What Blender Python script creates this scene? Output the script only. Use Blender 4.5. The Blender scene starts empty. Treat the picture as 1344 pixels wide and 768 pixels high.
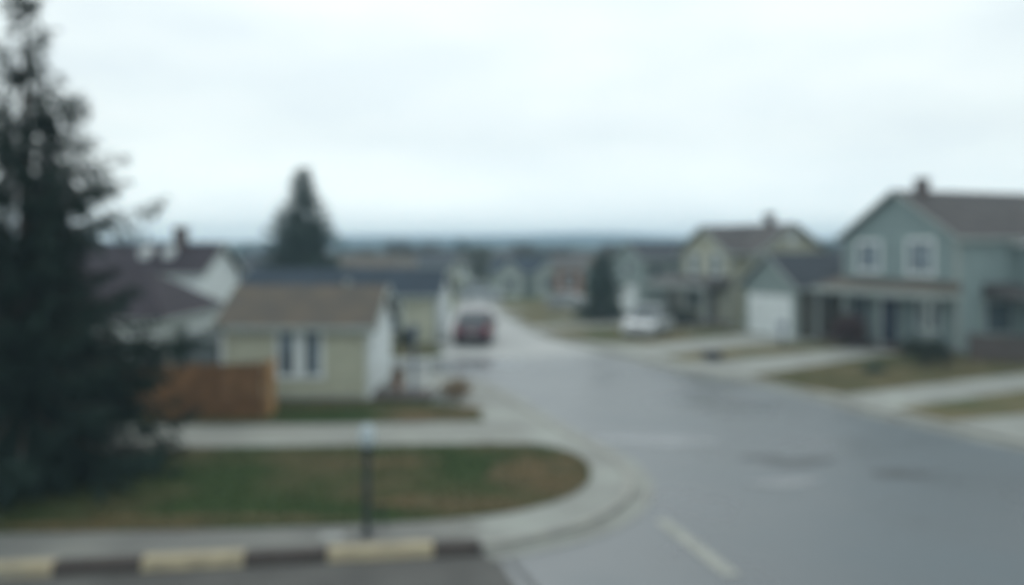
import bpy, bmesh, math, random
from mathutils import Vector, Matrix, noise
S = bpy.context.scene
COL = S.collection
random.seed(7)
R = math.radians
F = 1164.0; H = 5.0; HY = 325.0

def at(px, py, z=0.0):
    Y = (H - z) * F / (py - HY)
    return Vector(((px - 672) / F * Y, Y, z))
def atd(px, Y, z=0.0):
    return Vector(((px - 672) / F * Y, Y, z))

# ------------------------------------------------------------ materials
def mat(name, col, rough=0.8, var=0.12, scale=3.0, col2=None, bump=0.0, bscale=40, siding=0, spec=0.3, metal=0.0, mix=(0.4, 0.65), rough2=None):
    m = bpy.data.materials.new(name); m.use_nodes = True
    nt = m.node_tree; N = nt.nodes; L = nt.links
    b = N['Principled BSDF']
    b.inputs['Roughness'].default_value = rough
    b.inputs['Specular IOR Level'].default_value = spec
    b.inputs['Metallic'].default_value = metal
    geo = N.new('ShaderNodeNewGeometry')
    nz = N.new('ShaderNodeTexNoise'); nz.inputs['Scale'].default_value = scale
    nz.inputs['Detail'].default_value = 5
    L.new(geo.outputs['Position'], nz.inputs['Vector'])
    rp = N.new('ShaderNodeValToRGB')
    c2 = col2 if col2 else tuple(c * (1 - var * 2) for c in col)
    rp.color_ramp.elements[0].position = mix[0]; rp.color_ramp.elements[1].position = mix[1]
    rp.color_ramp.elements[0].color = (*c2, 1)
    rp.color_ramp.elements[1].color = (*(c * (1 + (0 if col2 else var)) for c in col), 1)
    L.new(nz.outputs['Fac'], rp.inputs['Fac'])
    nz2 = N.new('ShaderNodeTexNoise'); nz2.inputs['Scale'].default_value = bscale; nz2.inputs['Detail'].default_value = 3
    L.new(geo.outputs['Position'], nz2.inputs['Vector'])
    mx = N.new('ShaderNodeMix'); mx.data_type = 'RGBA'; mx.blend_type = 'MULTIPLY'
    mx.inputs[0].default_value = 0.35
    L.new(rp.outputs['Color'], mx.inputs[6]); L.new(nz2.outputs['Color'], mx.inputs[7])
    sc = N.new('ShaderNodeMix'); sc.data_type = 'RGBA'; sc.blend_type = 'MULTIPLY'; sc.inputs[0].default_value = 1
    sc.inputs[7].default_value = (1.2, 1.2, 1.2, 1)
    L.new(mx.outputs[2], sc.inputs[6]); L.new(sc.outputs[2], b.inputs['Base Color'])
    if rough2 is not None:
        mr = N.new('ShaderNodeMapRange'); mr.inputs['From Min'].default_value = .35; mr.inputs['From Max'].default_value = .65
        mr.inputs['To Min'].default_value = rough2; mr.inputs['To Max'].default_value = rough
        L.new(nz.outputs['Fac'], mr.inputs['Value']); L.new(mr.outputs[0], b.inputs['Roughness'])
    if bump or siding:
        bp = N.new('ShaderNodeBump'); bp.inputs['Strength'].default_value = bump or 0.6
        bp.inputs['Distance'].default_value = 0.02
        if siding:
            sx = N.new('ShaderNodeSeparateXYZ'); L.new(geo.outputs['Position'], sx.inputs[0])
            mm = N.new('ShaderNodeMath'); mm.operation = 'MULTIPLY'; mm.inputs[1].default_value = 1.0 / siding
            fr = N.new('ShaderNodeMath'); fr.operation = 'FRACT'
            L.new(sx.outputs['Z'], mm.inputs[0]); L.new(mm.outputs[0], fr.inputs[0]); L.new(fr.outputs[0], bp.inputs['Height'])
        else:
            L.new(nz2.outputs['Fac'], bp.inputs['Height'])
        L.new(bp.outputs[0], b.inputs['Normal'])
    return m

M = {}
M['asphalt'] = mat('asphalt', (.060, .088, .104), .46, col2=(.036, .052, .063), scale=.22, bump=.12, bscale=60, rough2=.22, spec=.85)
M['asphalt_old'] = mat('asphalt_old', (.12, .118, .11), .8, col2=(.085, .083, .078), scale=.8, bump=.3, bscale=60)
M['asphalt_dark'] = mat('asphalt_dark', (.058, .068, .074), .45, bump=.2, bscale=50)
M['puddle'] = mat('puddle', (.085, .097, .105), .2, spec=.8, scale=2)
M['streetcrete'] = mat('concrete_street', (.40, .41, .40), .6, col2=(.31, .325, .32), scale=.3, bump=.1)
M['concrete'] = mat('concrete', (.34, .355, .325), .75, col2=(.25, .255, .235), scale=.6, bump=.2)
M['concrete_walk'] = mat('concrete_walk', (.31, .315, .28), .8, col2=(.26, .265, .24), scale=.6, bump=.2)
M['concrete_dull'] = mat('worn_concrete', (.22, .22, .20), .8, col2=(.16, .16, .15), scale=.6, bump=.2)
M['grass_a'] = mat('grass_green', (.100, .090, .045), .95, col2=(.040, .066, .022), scale=.28, bump=.4, bscale=30, mix=(.42, .58), spec=.1)
M['grass_r'] = mat('grass_olive', (.15, .13, .070), .95, col2=(.080, .090, .042), scale=.3, bump=.4, bscale=30, mix=(.38, .56), spec=.1)
M['grass_far'] = mat('grass_far', (.15, .15, .07), .95, col2=(.08, .10, .045), scale=.08, spec=.1)
M['soil'] = mat('dry_turf', (.155, .105, .055), .95, col2=(.10, .085, .045), scale=.9, spec=.1)
M['hill'] = mat('hill', (.09, .13, .165), .95, scale=.01, spec=0)  # pale blue of distance haze is partly put into this base colour
M['yellow'] = mat('yellow_paint', (.43, .365, .245), .7, col2=(.30, .26, .18), scale=3, mix=(.3, .6))
M['black'] = mat('black_paint', (.075, .062, .056), .7, scale=4)
M['line'] = mat('road_paint', (.42, .42, .37), .6, col2=(.28, .29, .26), scale=4)
M['white'] = mat('white_trim', (.74, .78, .78), .5, var=.04)
M['whitewall'] = mat('white_siding', (.86, .90, .90), .6, var=.04, siding=.15)
M['beige'] = mat('beige_siding', (.53, .535, .42), .7, var=.05, siding=.16)
M['beige2'] = mat('yellow_beige_siding', (.48, .475, .37), .7, var=.05, siding=.16)
M['green'] = mat('sage_siding', (.265, .34, .34), .7, var=.05, siding=.16)
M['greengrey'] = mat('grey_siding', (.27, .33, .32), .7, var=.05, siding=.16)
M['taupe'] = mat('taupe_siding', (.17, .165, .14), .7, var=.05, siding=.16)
M['trim'] = mat('pale_trim', (.36, .40, .385), .6, var=.05)
M['roof_brown'] = mat('brown_shingle', (.145, .118, .090), .9, col2=(.105, .094, .08), scale=1.2, bump=.5, bscale=14)
M['roof_maroon'] = mat('maroon_shingle', (.034, .026, .036), .85, scale=2, bump=.5, bscale=14)
M['roof_navy'] = mat('navy_shingle', (.022, .040, .062), .85, scale=2, bump=.5, bscale=14)
M['roof_slate'] = mat('slate_shingle', (.048, .057, .070), .8, scale=2, bump=.5, bscale=14)
M['roof_brown2'] = mat('greybrown_shingle', (.10, .092, .09), .85, scale=2, bump=.5, bscale=14)
M['brick'] = mat('brick', (.11, .08, .075), .85, scale=8, bump=.5, bscale=20)
M['farpale'] = mat('dull_siding', (.42, .46, .43), .7, var=.05)
M['terra'] = mat('terracotta_wall', (.30, .16, .11), .8, scale=2)
M['glass'] = mat('window_glass', (.075, .105, .12), .08, spec=.6, var=.05)
M['glass_pale'] = mat('curtained_glass', (.15, .20, .24), .12, spec=.6, var=.2, scale=1.5)
M['navydoor'] = mat('navy_door', (.035, .055, .10), .5)
M['wood'] = mat('cedar_fence', (.23, .118, .052), .75, col2=(.15, .076, .034), scale=2.5, bump=.3, bscale=25)
M['woodlight'] = mat('pale_cedar', (.46, .27, .125), .75, col2=(.38, .22, .10), scale=2.5, bump=.3, bscale=25)  # same cedar in a paler tone, for the fence's end return
M['woodold'] = mat('weathered_wood', (.14, .11, .10), .8, col2=(.09, .075, .07), scale=2.5, bump=.3, bscale=25)
M['shedgrey'] = mat('grey_shed', (.16, .19, .20), .7, siding=.2)
M['bark'] = mat('bark', (.06, .045, .035), .95, scale=5, bump=.6, bscale=12)
M['needle'] = mat('spruce_needle', (.024, .046, .036), .85, col2=(.014, .028, .022), scale=1.5, spec=.2)
M['needle2'] = mat('fir_needle', (.065, .105, .085), .75, col2=(.040, .070, .056), scale=1.0, spec=.2)
M['leafdark'] = mat('dark_leaf', (.045, .055, .035), .8, col2=(.028, .038, .028), scale=3)
M['leafred'] = mat('red_leaf', (.10, .045, .045), .8, col2=(.06, .035, .035), scale=3)
M['leafbrown'] = mat('brown_leaf', (.33, .24, .15), .8, col2=(.22, .17, .12), scale=4)
M['twig'] = mat('grey_twig', (.16, .155, .145), .9, col2=(.11, .11, .10), scale=.05)
M['farleaf'] = mat('far_leaf', (.12, .135, .105), .9, col2=(.09, .105, .085), scale=.1)
M['metal'] = mat('dark_metal', (.05, .06, .065), .5, metal=.3)
M['bluemetal'] = mat('blue_metal', (.10, .14, .22), .5)
M['lampwhite'] = mat('lamp_white', (.48, .55, .58), .4, var=.03)
M['carred'] = mat('maroon_paint', (.085, .027, .045), .25, var=.03, spec=.6)
M['carwhite'] = mat('white_paint', (.55, .58, .60), .25, var=.03, spec=.6)
M['cargrey'] = mat('silver_paint', (.42, .45, .47), .25, var=.03, spec=.6)
M['carglass'] = mat('car_glass', (.06, .08, .09), .05, spec=1.0)
M['rubber'] = mat('rubber', (.02, .02, .022), .8)
M['tail'] = mat('tail_lens', (.35, .03, .03), .2)
M['headl'] = mat('head_lens', (.6, .62, .62), .15)
M['plate'] = mat('plate', (.6, .6, .58), .5)
M['pot'] = mat('terracotta_pot', (.27, .15, .10), .8)
M['stone'] = mat('pale_stone', (.40, .41, .39), .8, scale=5)

# ------------------------------------------------------------ mesh helpers
class MB:
    def __init__(s): s.v = []; s.f = []; s.mi = []
    def add(s, vs, fs, mi=0):
        o = len(s.v); s.v += [tuple(v) for v in vs]; s.f += [tuple(i + o for i in f) for f in fs]; s.mi += [mi] * len(fs)
    def box(s, x0, x1, y0, y1, z0, z1, mi=0, mx=None):
        vs = [Vector((x, y, z)) for z in (z0, z1) for y in (y0, y1) for x in (x0, x1)]
        if mx: vs = [mx @ v for v in vs]
        s.add(vs, [(0, 2, 3, 1), (4, 5, 7, 6), (0, 1, 5, 4), (2, 6, 7, 3), (0, 4, 6, 2), (1, 3, 7, 5)], mi)
    def prism(s, pts, d, mi=0):       # polygon pts (Vectors) swept by vector d
        n = len(pts); d = Vector(d)
        vs = list(pts) + [p + d for p in pts]
        fs = [tuple(range(n))[::-1], tuple(range(n, 2 * n))] + [(i, (i + 1) % n, n + (i + 1) % n, n + i) for i in range(n)]
        s.add(vs, fs, mi)
    def tube(s, pts, rs, n=8, cap=True, mi=0):
        rings = []
        for i, p in enumerate(pts):
            p = Vector(p)
            a = Vector(pts[max(i - 1, 0)]); b = Vector(pts[min(i + 1, len(pts) - 1)])
            d = (b - a).normalized()
            u = d.cross(Vector((0, 0, 1)) if abs(d.z) < .9 else Vector((1, 0, 0))).normalized(); w = d.cross(u)
            rings.append([p + (u * math.cos(2 * math.pi * k / n) + w * math.sin(2 * math.pi * k / n)) * rs[i] for k in range(n)])
        vs = [v for r in rings for v in r]
        fs = [(i * n + k, i * n + (k + 1) % n, (i + 1) * n + (k + 1) % n, (i + 1) * n + k) for i in range(len(pts) - 1) for k in range(n)]
        if cap: fs += [tuple(range(n))[::-1], tuple(range((len(pts) - 1) * n, len(pts) * n))]
        s.add(vs, fs, mi)
    def build(s, name, mats, parent=None, smooth=False, bevel=0, label=None):
        me = bpy.data.meshes.new(name); me.from_pydata(s.v, [], s.f)
        if not isinstance(mats, (list, tuple)): mats = [mats]
        for m in mats: me.materials.append(m)
        me.polygons.foreach_set('material_index', s.mi)
        bm = bmesh.new(); bm.from_mesh(me); bmesh.ops.recalc_face_normals(bm, faces=bm.faces)
        if any(len(f.verts) > 4 for f in bm.faces) and len(bm.faces) < 5000:
            bmesh.ops.triangulate(bm, faces=[f for f in bm.faces if len(f.verts) > 4])
        if bevel: bmesh.ops.bevel(bm, geom=bm.edges[:], offset=bevel, segments=2, affect='EDGES', profile=.5)
        bm.to_mesh(me); bm.free()
        if smooth:
            me.polygons.foreach_set('use_smooth', [True] * len(me.polygons))
        o = bpy.data.objects.new(name, me); COL.objects.link(o)
        if parent: o.parent = parent
        if label: o['label'] = label
        return o
def tag(o, label=None, cat=None, group=None, kind=None):
    if label: o['label'] = label
    if cat: o['category'] = cat
    if group: o['group'] = group
    if kind: o['kind'] = kind
    return o
def thing(name, label, cat, loc=(0, 0, 0), rz=0, group=None):
    o = bpy.data.objects.new(name, None); COL.objects.link(o)
    o.location = loc; o.rotation_euler = (0, 0, rz); o.empty_display_size = .3
    return tag(o, label, cat, group)
def copy_thing(r, loc, rz, label, group=None, scale=None):
    c = r.copy(); COL.objects.link(c); c.location = loc; c.rotation_euler = (0, 0, rz); c['label'] = label
    if group: c['group'] = group
    if scale: c.scale = scale
    for ch in [o for o in list(COL.objects) if o.parent == r]:
        d = ch.copy(); COL.objects.link(d); d.parent = c
        for g in [o for o in list(COL.objects) if o.parent == ch]:
            e = g.copy(); COL.objects.link(e); e.parent = d
    return c

def smoothpts(pts, n=6):
    out = []
    P = [Vector(p) for p in pts]
    for i in range(len(P) - 1):
        a, b, c, d = P[max(i - 1, 0)], P[i], P[i + 1], P[min(i + 2, len(P) - 1)]
        for k in range(n):
            t = k / n
            out.append(.5 * ((2 * b) + (-a + c) * t + (2 * a - 5 * b + 4 * c - d) * t * t + (-a + 3 * b - 3 * c + d) * t ** 3))
    out.append(P[-1]); return out
def slab(name, world_pts, z, th, m, kind='structure'):
    b = MB(); pts = [Vector((p.x, p.y, z - th)) for p in world_pts]
    b.prism(pts, (0, 0, th)); o = b.build(name, m); tag(o, kind=kind); return o
def pxpoly(pl, z):
    return [at(x, y, z) for x, y in pl]

# ------------------------------------------------------------ ground, roads
b = MB(); b.add([(-1130, -30, 0), (1130, -30, 0), (1130, 1115, 0), (-1130, 1115, 0)], [(0, 1, 2, 3)])
g = b.build('ground', M['grass_far']); g.location.z = -.03; tag(g, kind='structure')
# main asphalt road
slab('road', [Vector((-40, 3, 0)), Vector((60, 3, 0)), Vector((60, 34, 0)), at(1344, 480), at(1000, 475), at(835, 466), at(700, 468), at(560, 472), at(505, 470), Vector((-30, 40, 0)), Vector((-40, 36, 0))], 0, .03, M['asphalt'])
# pale far street
slab('road', pxpoly([(505, 470), (560, 472), (700, 469), (842, 466), (770, 440), (700, 418), (664, 401), (640, 385), (606, 385), (600, 400), (590, 420), (588, 444), (570, 455), (505, 459)], 0), .006, .02, M['streetcrete'])
# left corner block
zb = .10
edge = [at(x, y, zb) for x, y in [(-500, 786), (0, 752), (400, 729), (630, 716)]]
curve = smoothpts([at(x, y, zb) for x, y in [(630, 716), (700, 703), (770, 684), (812, 660), (827, 635), (815, 610), (790, 592), (750, 571), (700, 543), (650, 512), (610, 497), (560, 489), (505, 486)]], 5)
slab('pavement', edge + curve[1:] + [at(505, 480, zb), Vector((-40, 39, 0)), Vector((-40, 16, 0))], zb, .13, M['concrete'])
# corner gutter band a little darker, joint with kerb
isl = [at(x, y, .125) for x, y in [(-500, 702), (0, 699), (300, 693), (450, 688), (560, 683)]] + smoothpts([at(x, y, .125) for x, y in [(560, 683), (640, 675), (710, 662), (755, 645), (775, 625), (768, 604), (740, 590), (700, 583), (640, 582)]], 5)[1:] + [at(180, 588, .125), at(-500, 592, .125)]
slab('lawn', isl, .125, .14, M['grass_a'])
lb = [at(x, y, .125) for x, y in [(-400, 559), (400, 556), (636, 552), (628, 541), (600, 532), (570, 529), (505, 526), (500, 480), (-300, 470)]]
slab('lawn', lb, .125, .14, M['grass_a'])
slab('lawn', pxpoly([(490, 467), (560, 468), (584, 464), (575, 454), (500, 452)], .05), .05, .07, M['grass_a'])
# walk surfaces: darker strip by the painted kerb and the cross walk
slab('path', [at(x, y, .106) for x, y in [(-500, 762), (0, 735), (400, 716), (600, 708), (640, 690), (612, 682), (450, 686), (0, 697), (-500, 700)]], .106, .02, M['concrete_dull'])
slab('path', [at(x, y, .106) for x, y in [(-400, 585), (180, 581), (640, 576), (700, 574), (660, 562), (180, 564), (-400, 566)]], .106, .02, M['concrete_walk'])
# dry turf patches lying in the lawn
def blob(cx, cy, rx, ry, z, m, name='dry_turf', n=28, sd=0):
    rnd = random.Random(sd); c = at(cx, cy, z)
    ex = at(cx + rx, cy, z) - c; ey = at(cx, cy + ry, z) - c
    ph = [rnd.uniform(0, 6.28) for _ in range(3)]
    pts = []
    for i in range(n):
        a = 2 * math.pi * i / n
        k = 1 + .18 * math.sin(2 * a + ph[0]) + .12 * math.sin(3 * a + ph[1]) + .08 * math.sin(7 * a + ph[2])
        pts.append(c + ex * math.cos(a) * k + ey * math.sin(a) * k)
    bb = MB(); bb.add(pts, [tuple(range(n))]); o = bb.build(name, m); tag(o, kind='structure'); return o
blob(590, 660, 85, 10, .131, M['soil'], sd=1)
blob(700, 622, 62, 24, .131, M['soil'], sd=2)
blob(500, 605, 70, 7, .131, M['soil'], sd=3)
blob(598, 540, 30, 8, .1305, M['soil'], sd=16)
blob(540, 543, 55, 6, .131, M['soil'], sd=6)
blob(735, 615, 32, 20, .132, M['soil'], sd=7)
blob(300, 680, 150, 6, .131, M['soil'], sd=8)
blob(120, 691, 140, 5, .131, M['soil'], sd=4)

# right side block
zr = .10
re_ = smoothpts([at(x, y, zr) for x, y in [(1700, 640), (1344, 580), (1250, 559), (1150, 538), (1080, 518), (1000, 500), (930, 489), (870, 477), (832, 467), (770, 452), (720, 440), (690, 425), (665, 410), (648, 398)]], 4)
slab('pavement', re_ + [Vector((60, 90, 0)), Vector((60, 22, 0))], zr, .13, M['concrete'])
zl = .12
for pl in [
    [(985, 493), (1060, 510), (1110, 517), (1344, 489), (1700, 450), (1700, 440), (1344, 455), (1200, 461), (1150, 467)],
    [(1175, 536), (1344, 512), (1700, 478), (1700, 506), (1344, 543), (1245, 552)],
    [(868, 467), (950, 457), (1040, 450), (1085, 448), (1150, 447), (1150, 453), (950, 472), (900, 474)],
    [(708, 433), (800, 428), (960, 430), (1000, 432), (960, 440), (900, 446), (850, 452), (790, 450), (740, 443)],
    [(668, 414), (700, 408), (810, 416), (790, 423), (700, 427)],
    [(652, 401), (760, 392), (900, 396), (880, 408), (760, 408), (665, 409)],
]:
    slab('lawn', pxpoly(pl, zl), zl, .14, M['grass_r'])
# gutter line along both kerbs
def strip(name, pts, w, z, th, m):
    n = len(pts); l = []; r = []
    for i, p in enumerate(pts):
        d = (pts[min(i + 1, n - 1)] - pts[max(i - 1, 0)]); d.z = 0; d.normalize(); nrm = Vector((-d.y, d.x, 0))
        l.append(p + nrm * w / 2); r.append(p - nrm * w / 2)
    bb = MB()
    for i in range(n - 1):
        bb.prism([Vector((q.x, q.y, z - th)) for q in (l[i], l[i + 1], r[i + 1], r[i])], (0, 0, th))
    o = bb.build(name, m); tag(o, kind='structure'); return o
M['kerb'] = mat('kerb_concrete', (.36, .355, .32), .75, col2=(.28, .28, .26), scale=2, bump=.2)
strip('kerb', [Vector((p.x, p.y, 0)) for p in curve], .16, .125, .14, M['kerb'])
strip('kerb', [Vector((p.x, p.y, 0)) for p in re_], .16, .125, .14, M['kerb'])
strip('gutter', [Vector((p.x, p.y, 0)) for p in curve], 1.0, .012, .01, M['concrete'])
strip('gutter', [Vector((p.x, p.y, 0)) for p in re_], 1.1, .012, .01, M['concrete'])
# painted kerb: alternating yellow and black
b = MB()
ks = [(-190, 0), (-60, 1), (68, 0), (185, 1), (320, 0), (430, 1), (570, 0), (630, None)]
A = at(0, 761); B = at(630, 728); d = (B - A)
seq = [(-300, 0), (-70, 1), (68, 0), (185, 1), (320, 0), (430, 1), (570, 0), (632, 1)]
P0 = A; dirn = d.normalized(); nr = Vector((-dirn.y, dirn.x, 0))
def onk(px):   # point of kerb line under pixel px
    k = (px - 672) / F
    t = (k * A.y - A.x) / (d.x - k * d.y); return A + d * t
for i in range(len(seq) - 1):
    p, q = onk(seq[i][0]), onk(seq[i + 1][0])
    q = q - dirn * .015
    prof = [(0, 0), (.03, .16), (.05, .18), (.30, .18), (.30, 0)]
    b.prism([Vector((p.x, p.y, 0)) + nr * a + Vector((0, 0, z)) for a, z in prof], q - p, 0 if seq[i + 1][1] == 0 else 1)
# seq entries give start; colour: -300..-70 black, -70..68 yellow, 68..185 black ...
o = b.build('kerb', [M['yellow'], M['black']]); tag(o, kind='structure')
# old asphalt apron at lower left
slab('road', [at(x, y) for x, y in [(-500, 790), (0, 760), (400, 741), (640, 728), (655, 735), (735, 860)]] + [Vector((-1, 6, 0)), Vector((-12, 6, 0))], .005, .01, M['asphalt_old'])
b = MB(); c0, c1 = at(662, 725), at(760, 840); dd = (c1 - c0).normalized(); nn = Vector((-dd.y, dd.x, 0)) * .05
b.add([v + Vector((0, 0, .010)) for v in (c0 - nn, c1 - nn, c1 + nn, c0 + nn)], [(0, 1, 2, 3)]); tag(b.build('tar_seam', M['asphalt_dark']), kind='structure')
# lane dash
b = MB(); c0, c1 = at(868, 683), at(962, 756); dd = (c1 - c0).normalized(); nn = Vector((-dd.y, dd.x, 0)) * .13
b.add([v + Vector((0, 0, .009)) for v in (c0 - nn, c1 - nn, c1 + nn, c0 + nn)], [(0, 1, 2, 3)]); tag(b.build('lane_marking', M['line']), kind='structure')
blob(1050, 606, 42, 6, .005, M['asphalt_dark'], 'road_patch', sd=11)
blob(1000, 601, 24, 4, .0055, M['asphalt_dark'], 'road_patch', sd=21)
blob(1180, 622, 40, 5, .005, M['asphalt_dark'], 'road_patch', sd=22)
blob(960, 530, 60, 3, .005, M['puddle'], 'puddle', sd=23)
blob(1030, 634, 45, 6, .009, M['puddle'], 'puddle', sd=12)
blob(855, 578, 90, 8, .007, M['puddle'], 'puddle', sd=14)

# grass blades
def blades(name, polys, n, z, m, hmin=.03, hmax=.09, seed=1, maxy=60):
    rnd = random.Random(seed); b = MB(); vs = []; fs = []
    def inside(p, poly):
        c = False; j = len(poly) - 1
        for i in range(len(poly)):
            a, q = poly[i], poly[j]
            if (a.y > p[1]) != (q.y > p[1]) and p[0] < (q.x - a.x) * (p[1] - a.y) / (q.y - a.y) + a.x: c = not c
            j = i
        return c
    for poly in polys:
        xs = [max(min(p.x, 45), -22) for p in poly]; ys = [p.y for p in poly]
        x0, x1, y0, y1 = min(xs), max(xs), min(ys), min(max(ys), maxy)
        for _ in range(n):
            x = rnd.uniform(x0, x1); y = rnd.uniform(y0, y1)
            if abs(x) > y * .62 or not inside((x, y), poly): continue
            a = rnd.uniform(0, 6.28); w = rnd.uniform(.008, .02); h = rnd.uniform(hmin, hmax)
            dx, dy = math.cos(a) * w, math.sin(a) * w; lx, ly = rnd.uniform(-.03, .03), rnd.uniform(-.03, .03)
            o = len(vs); vs += [(x - dx, y - dy, z), (x + dx, y + dy, z), (x + lx, y + ly, z + h)]; fs.append((o, o + 1, o + 2))
    b.v = vs; b.f = fs; b.mi = [0] * len(fs)
    return tag(b.build(name, m), kind='stuff')
blades('grass', [isl, lb], 26000, .124, M['grass_a'], seed=3)
blades('grass', [pxpoly([(985, 493), (1060, 510), (1110, 517), (1344, 489), (1344, 455), (1200, 461), (1150, 467)], zl)], 26000, .119, M['grass_r'], seed=4)

# ------------------------------------------------------------ house kit
def wallbody(b, x0, x1, y0, y1, he, hr, axis, mi=0):
    if axis == 'y':      # ridge runs along y, gable faces front
        xm = (x0 + x1) / 2
        b.prism([Vector((x0, y0, 0)), Vector((x1, y0, 0)), Vector((x1, y0, he)), Vector((xm, y0, hr)), Vector((x0, y0, he))], (0, y1 - y0, 0), mi)
    else:
        ym = (y0 + y1) / 2
        b.prism([Vector((x0, y0, 0)), Vector((x0, y1, 0)), Vector((x0, y1, he)), Vector((x0, ym, hr)), Vector((x0, y0, he))], (x1 - x0, 0, 0), mi)
def gableroof(parent, x0, x1, y0, y1, he, hr, axis, oh, mroof, mtrim, th=.10, ext=(None, None)):
    """two slabs + rake/fascia boards; oh = overhang"""
    b = MB(); t = MB()
    if axis == 'y': a0, a1, c0, c1 = x0, x1, y0 - oh, y1 + oh
    else: a0, a1, c0, c1 = y0, y1, x0 - oh, x1 + oh
    if ext[0] is not None: c0 = ext[0]
    if ext[1] is not None: c1 = ext[1]
    am = (a0 + a1) / 2; sl = (hr - he) / (am - a0)
    def P(a, c, z): return Vector((a, c, z)) if axis == 'y' else Vector((c, a, z))
    e = oh
    for sgn, ae in ((-1, a0 - e), (1, a1 + e)):
        ze = he - sl * e
        poly = [P(am, c0, hr + .01), P(ae, c0, ze + .01), P(ae, c0, ze + .01 + th), P(am, c0, hr + .01 + th)]
        b.prism(poly, P(0, c1 - c0, 0))
        # rake boards at both ends, fascia along the eave
        for cc, s2 in ((c0, -1), (c1, 1)):
            pr = [P(am, cc, hr - .05), P(ae, cc, ze - .05), P(ae, cc, ze + th + .02), P(am, cc, hr + th + .02)]
            t.prism(pr, P(0, .05 * s2, 0))
        pf = [P(ae, c0 + .0, ze - .05), P(ae + sgn * .08, c0, ze - .05), P(ae + sgn * .08, c0, ze + th + .02), P(ae, c0, ze + th + .02)]
        t.prism(pf, P(0, c1 - c0, 0))
    r = b.build('roof', mroof, parent); t.build('fascia', mtrim, r)
    return r
def hiproof(parent, x0, x1, y0, y1, he, hr, oh, mroof, mtrim, wx=None):
    x0 -= oh; x1 += oh; y0 -= oh; y1 += oh
    w = min(x1 - x0, y1 - y0) / 2
    wx = wx or w
    if x1 - x0 >= y1 - y0: r0 = (x0 + wx, (y0 + y1) / 2); r1 = (x1 - wx, (y0 + y1) / 2)
    else: r0 = ((x0 + x1) / 2, y0 + w); r1 = ((x0 + x1) / 2, y1 - w)
    b = MB(); vs = [(x0, y0, he), (x1, y0, he), (x1, y1, he), (x0, y1, he), (*r0, hr), (*r1, hr)]
    if x1 - x0 >= y1 - y0: fs = [(0, 1, 5, 4), (1, 2, 5), (2, 3, 4, 5), (3, 0, 4), (0, 3, 2, 1)]
    else: fs = [(0, 1, 4), (1, 2, 5, 4), (2, 3, 5), (3, 0, 4, 5), (0, 3, 2, 1)]
    b.add(vs, fs); r = b.build('roof', mroof, parent)
    t = MB()
    t.box(x0 - .06, x1 + .06, y0 - .06, y0, he - .16, he + .03); t.box(x0 - .06, x1 + .06, y1, y1 + .06, he - .16, he + .03)
    t.box(x0 - .06, x0, y0, y1, he - .16, he + .03); t.box(x1, x1 + .06, y0, y1, he - .16, he + .03)
    t.build('fascia', mtrim, r); return r
def facemx(face, x, y, z):
    """local frame on a wall: X along wall, Y outwards, Z up"""
    rot = {'f': math.pi, 'r': -math.pi / 2, 'b': 0, 'l': math.pi / 2}[face]
    return Matrix.Translation((x, y, z)) @ Matrix.Rotation(rot, 4, 'Z')
def window(parent, face, x, y, z, w, h, mtrim, mull=1, cross=0, fw=.09, name='window', label=None, gm=None):
    mx = facemx(face, x, y, z); b = MB(); g = MB()
    b.box(-w / 2 - fw, w / 2 + fw, -.02, .05, h / 2, h / 2 + fw, mx=mx); b.box(-w / 2 - fw - .03, w / 2 + fw + .03, -.02, .09, -h / 2 - fw, -h / 2, mx=mx)
    b.box(-w / 2 - fw, -w / 2, -.02, .05, -h / 2, h / 2, mx=mx); b.box(w / 2, w / 2 + fw, -.02, .05, -h / 2, h / 2, mx=mx)
    for i in range(mull):
        xc = -w / 2 + w * (i + 1) / (mull + 1); b.box(xc - .045, xc + .045, -.02, .045, -h / 2, h / 2, mx=mx)
    for i in range(cross):
        zc = -h / 2 + h * (i + 1) / (cross + 1); b.box(-w / 2, w / 2, -.02, .04, zc - .02, zc + .02, mx=mx)
    o = b.build(name, mtrim, parent, label=label)
    g.box(-w / 2, w / 2, -.015, .012, -h / 2, h / 2, mx=mx); g.build('pane', gm or M['glass'], o); return o
def door(parent, face, x, y, z0, w, h, m, mtrim, label=None):
    mx = facemx(face, x, y, z0); b = MB(); t = MB(); k = MB()
    b.box(-w / 2, w / 2, -.02, .03, 0, h, mx=mx)
    for zz in (.25, 1.15):
        for s in (-1, 1): b.box(s * w * .22 - w * .15, s * w * .22 + w * .15, .03, .042, zz, zz + .65, mx=mx)
    o = b.build('door', m, parent, label=label)
    t.box(-w / 2 - .1, -w / 2, -.02, .05, 0, h, mx=mx); t.box(w / 2, w / 2 + .1, -.02, .05, 0, h, mx=mx); t.box(-w / 2 - .1, w / 2 + .1, -.02, .05, h, h + .1, mx=mx)
    t.build('door_frame', mtrim, o)
    k.tube([mx @ Vector((w * .38, .03, 1.0)), mx @ Vector((w * .38, .09, 1.0))], [.03, .035]); k.build('handle', M['metal'], o); return o
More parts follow.
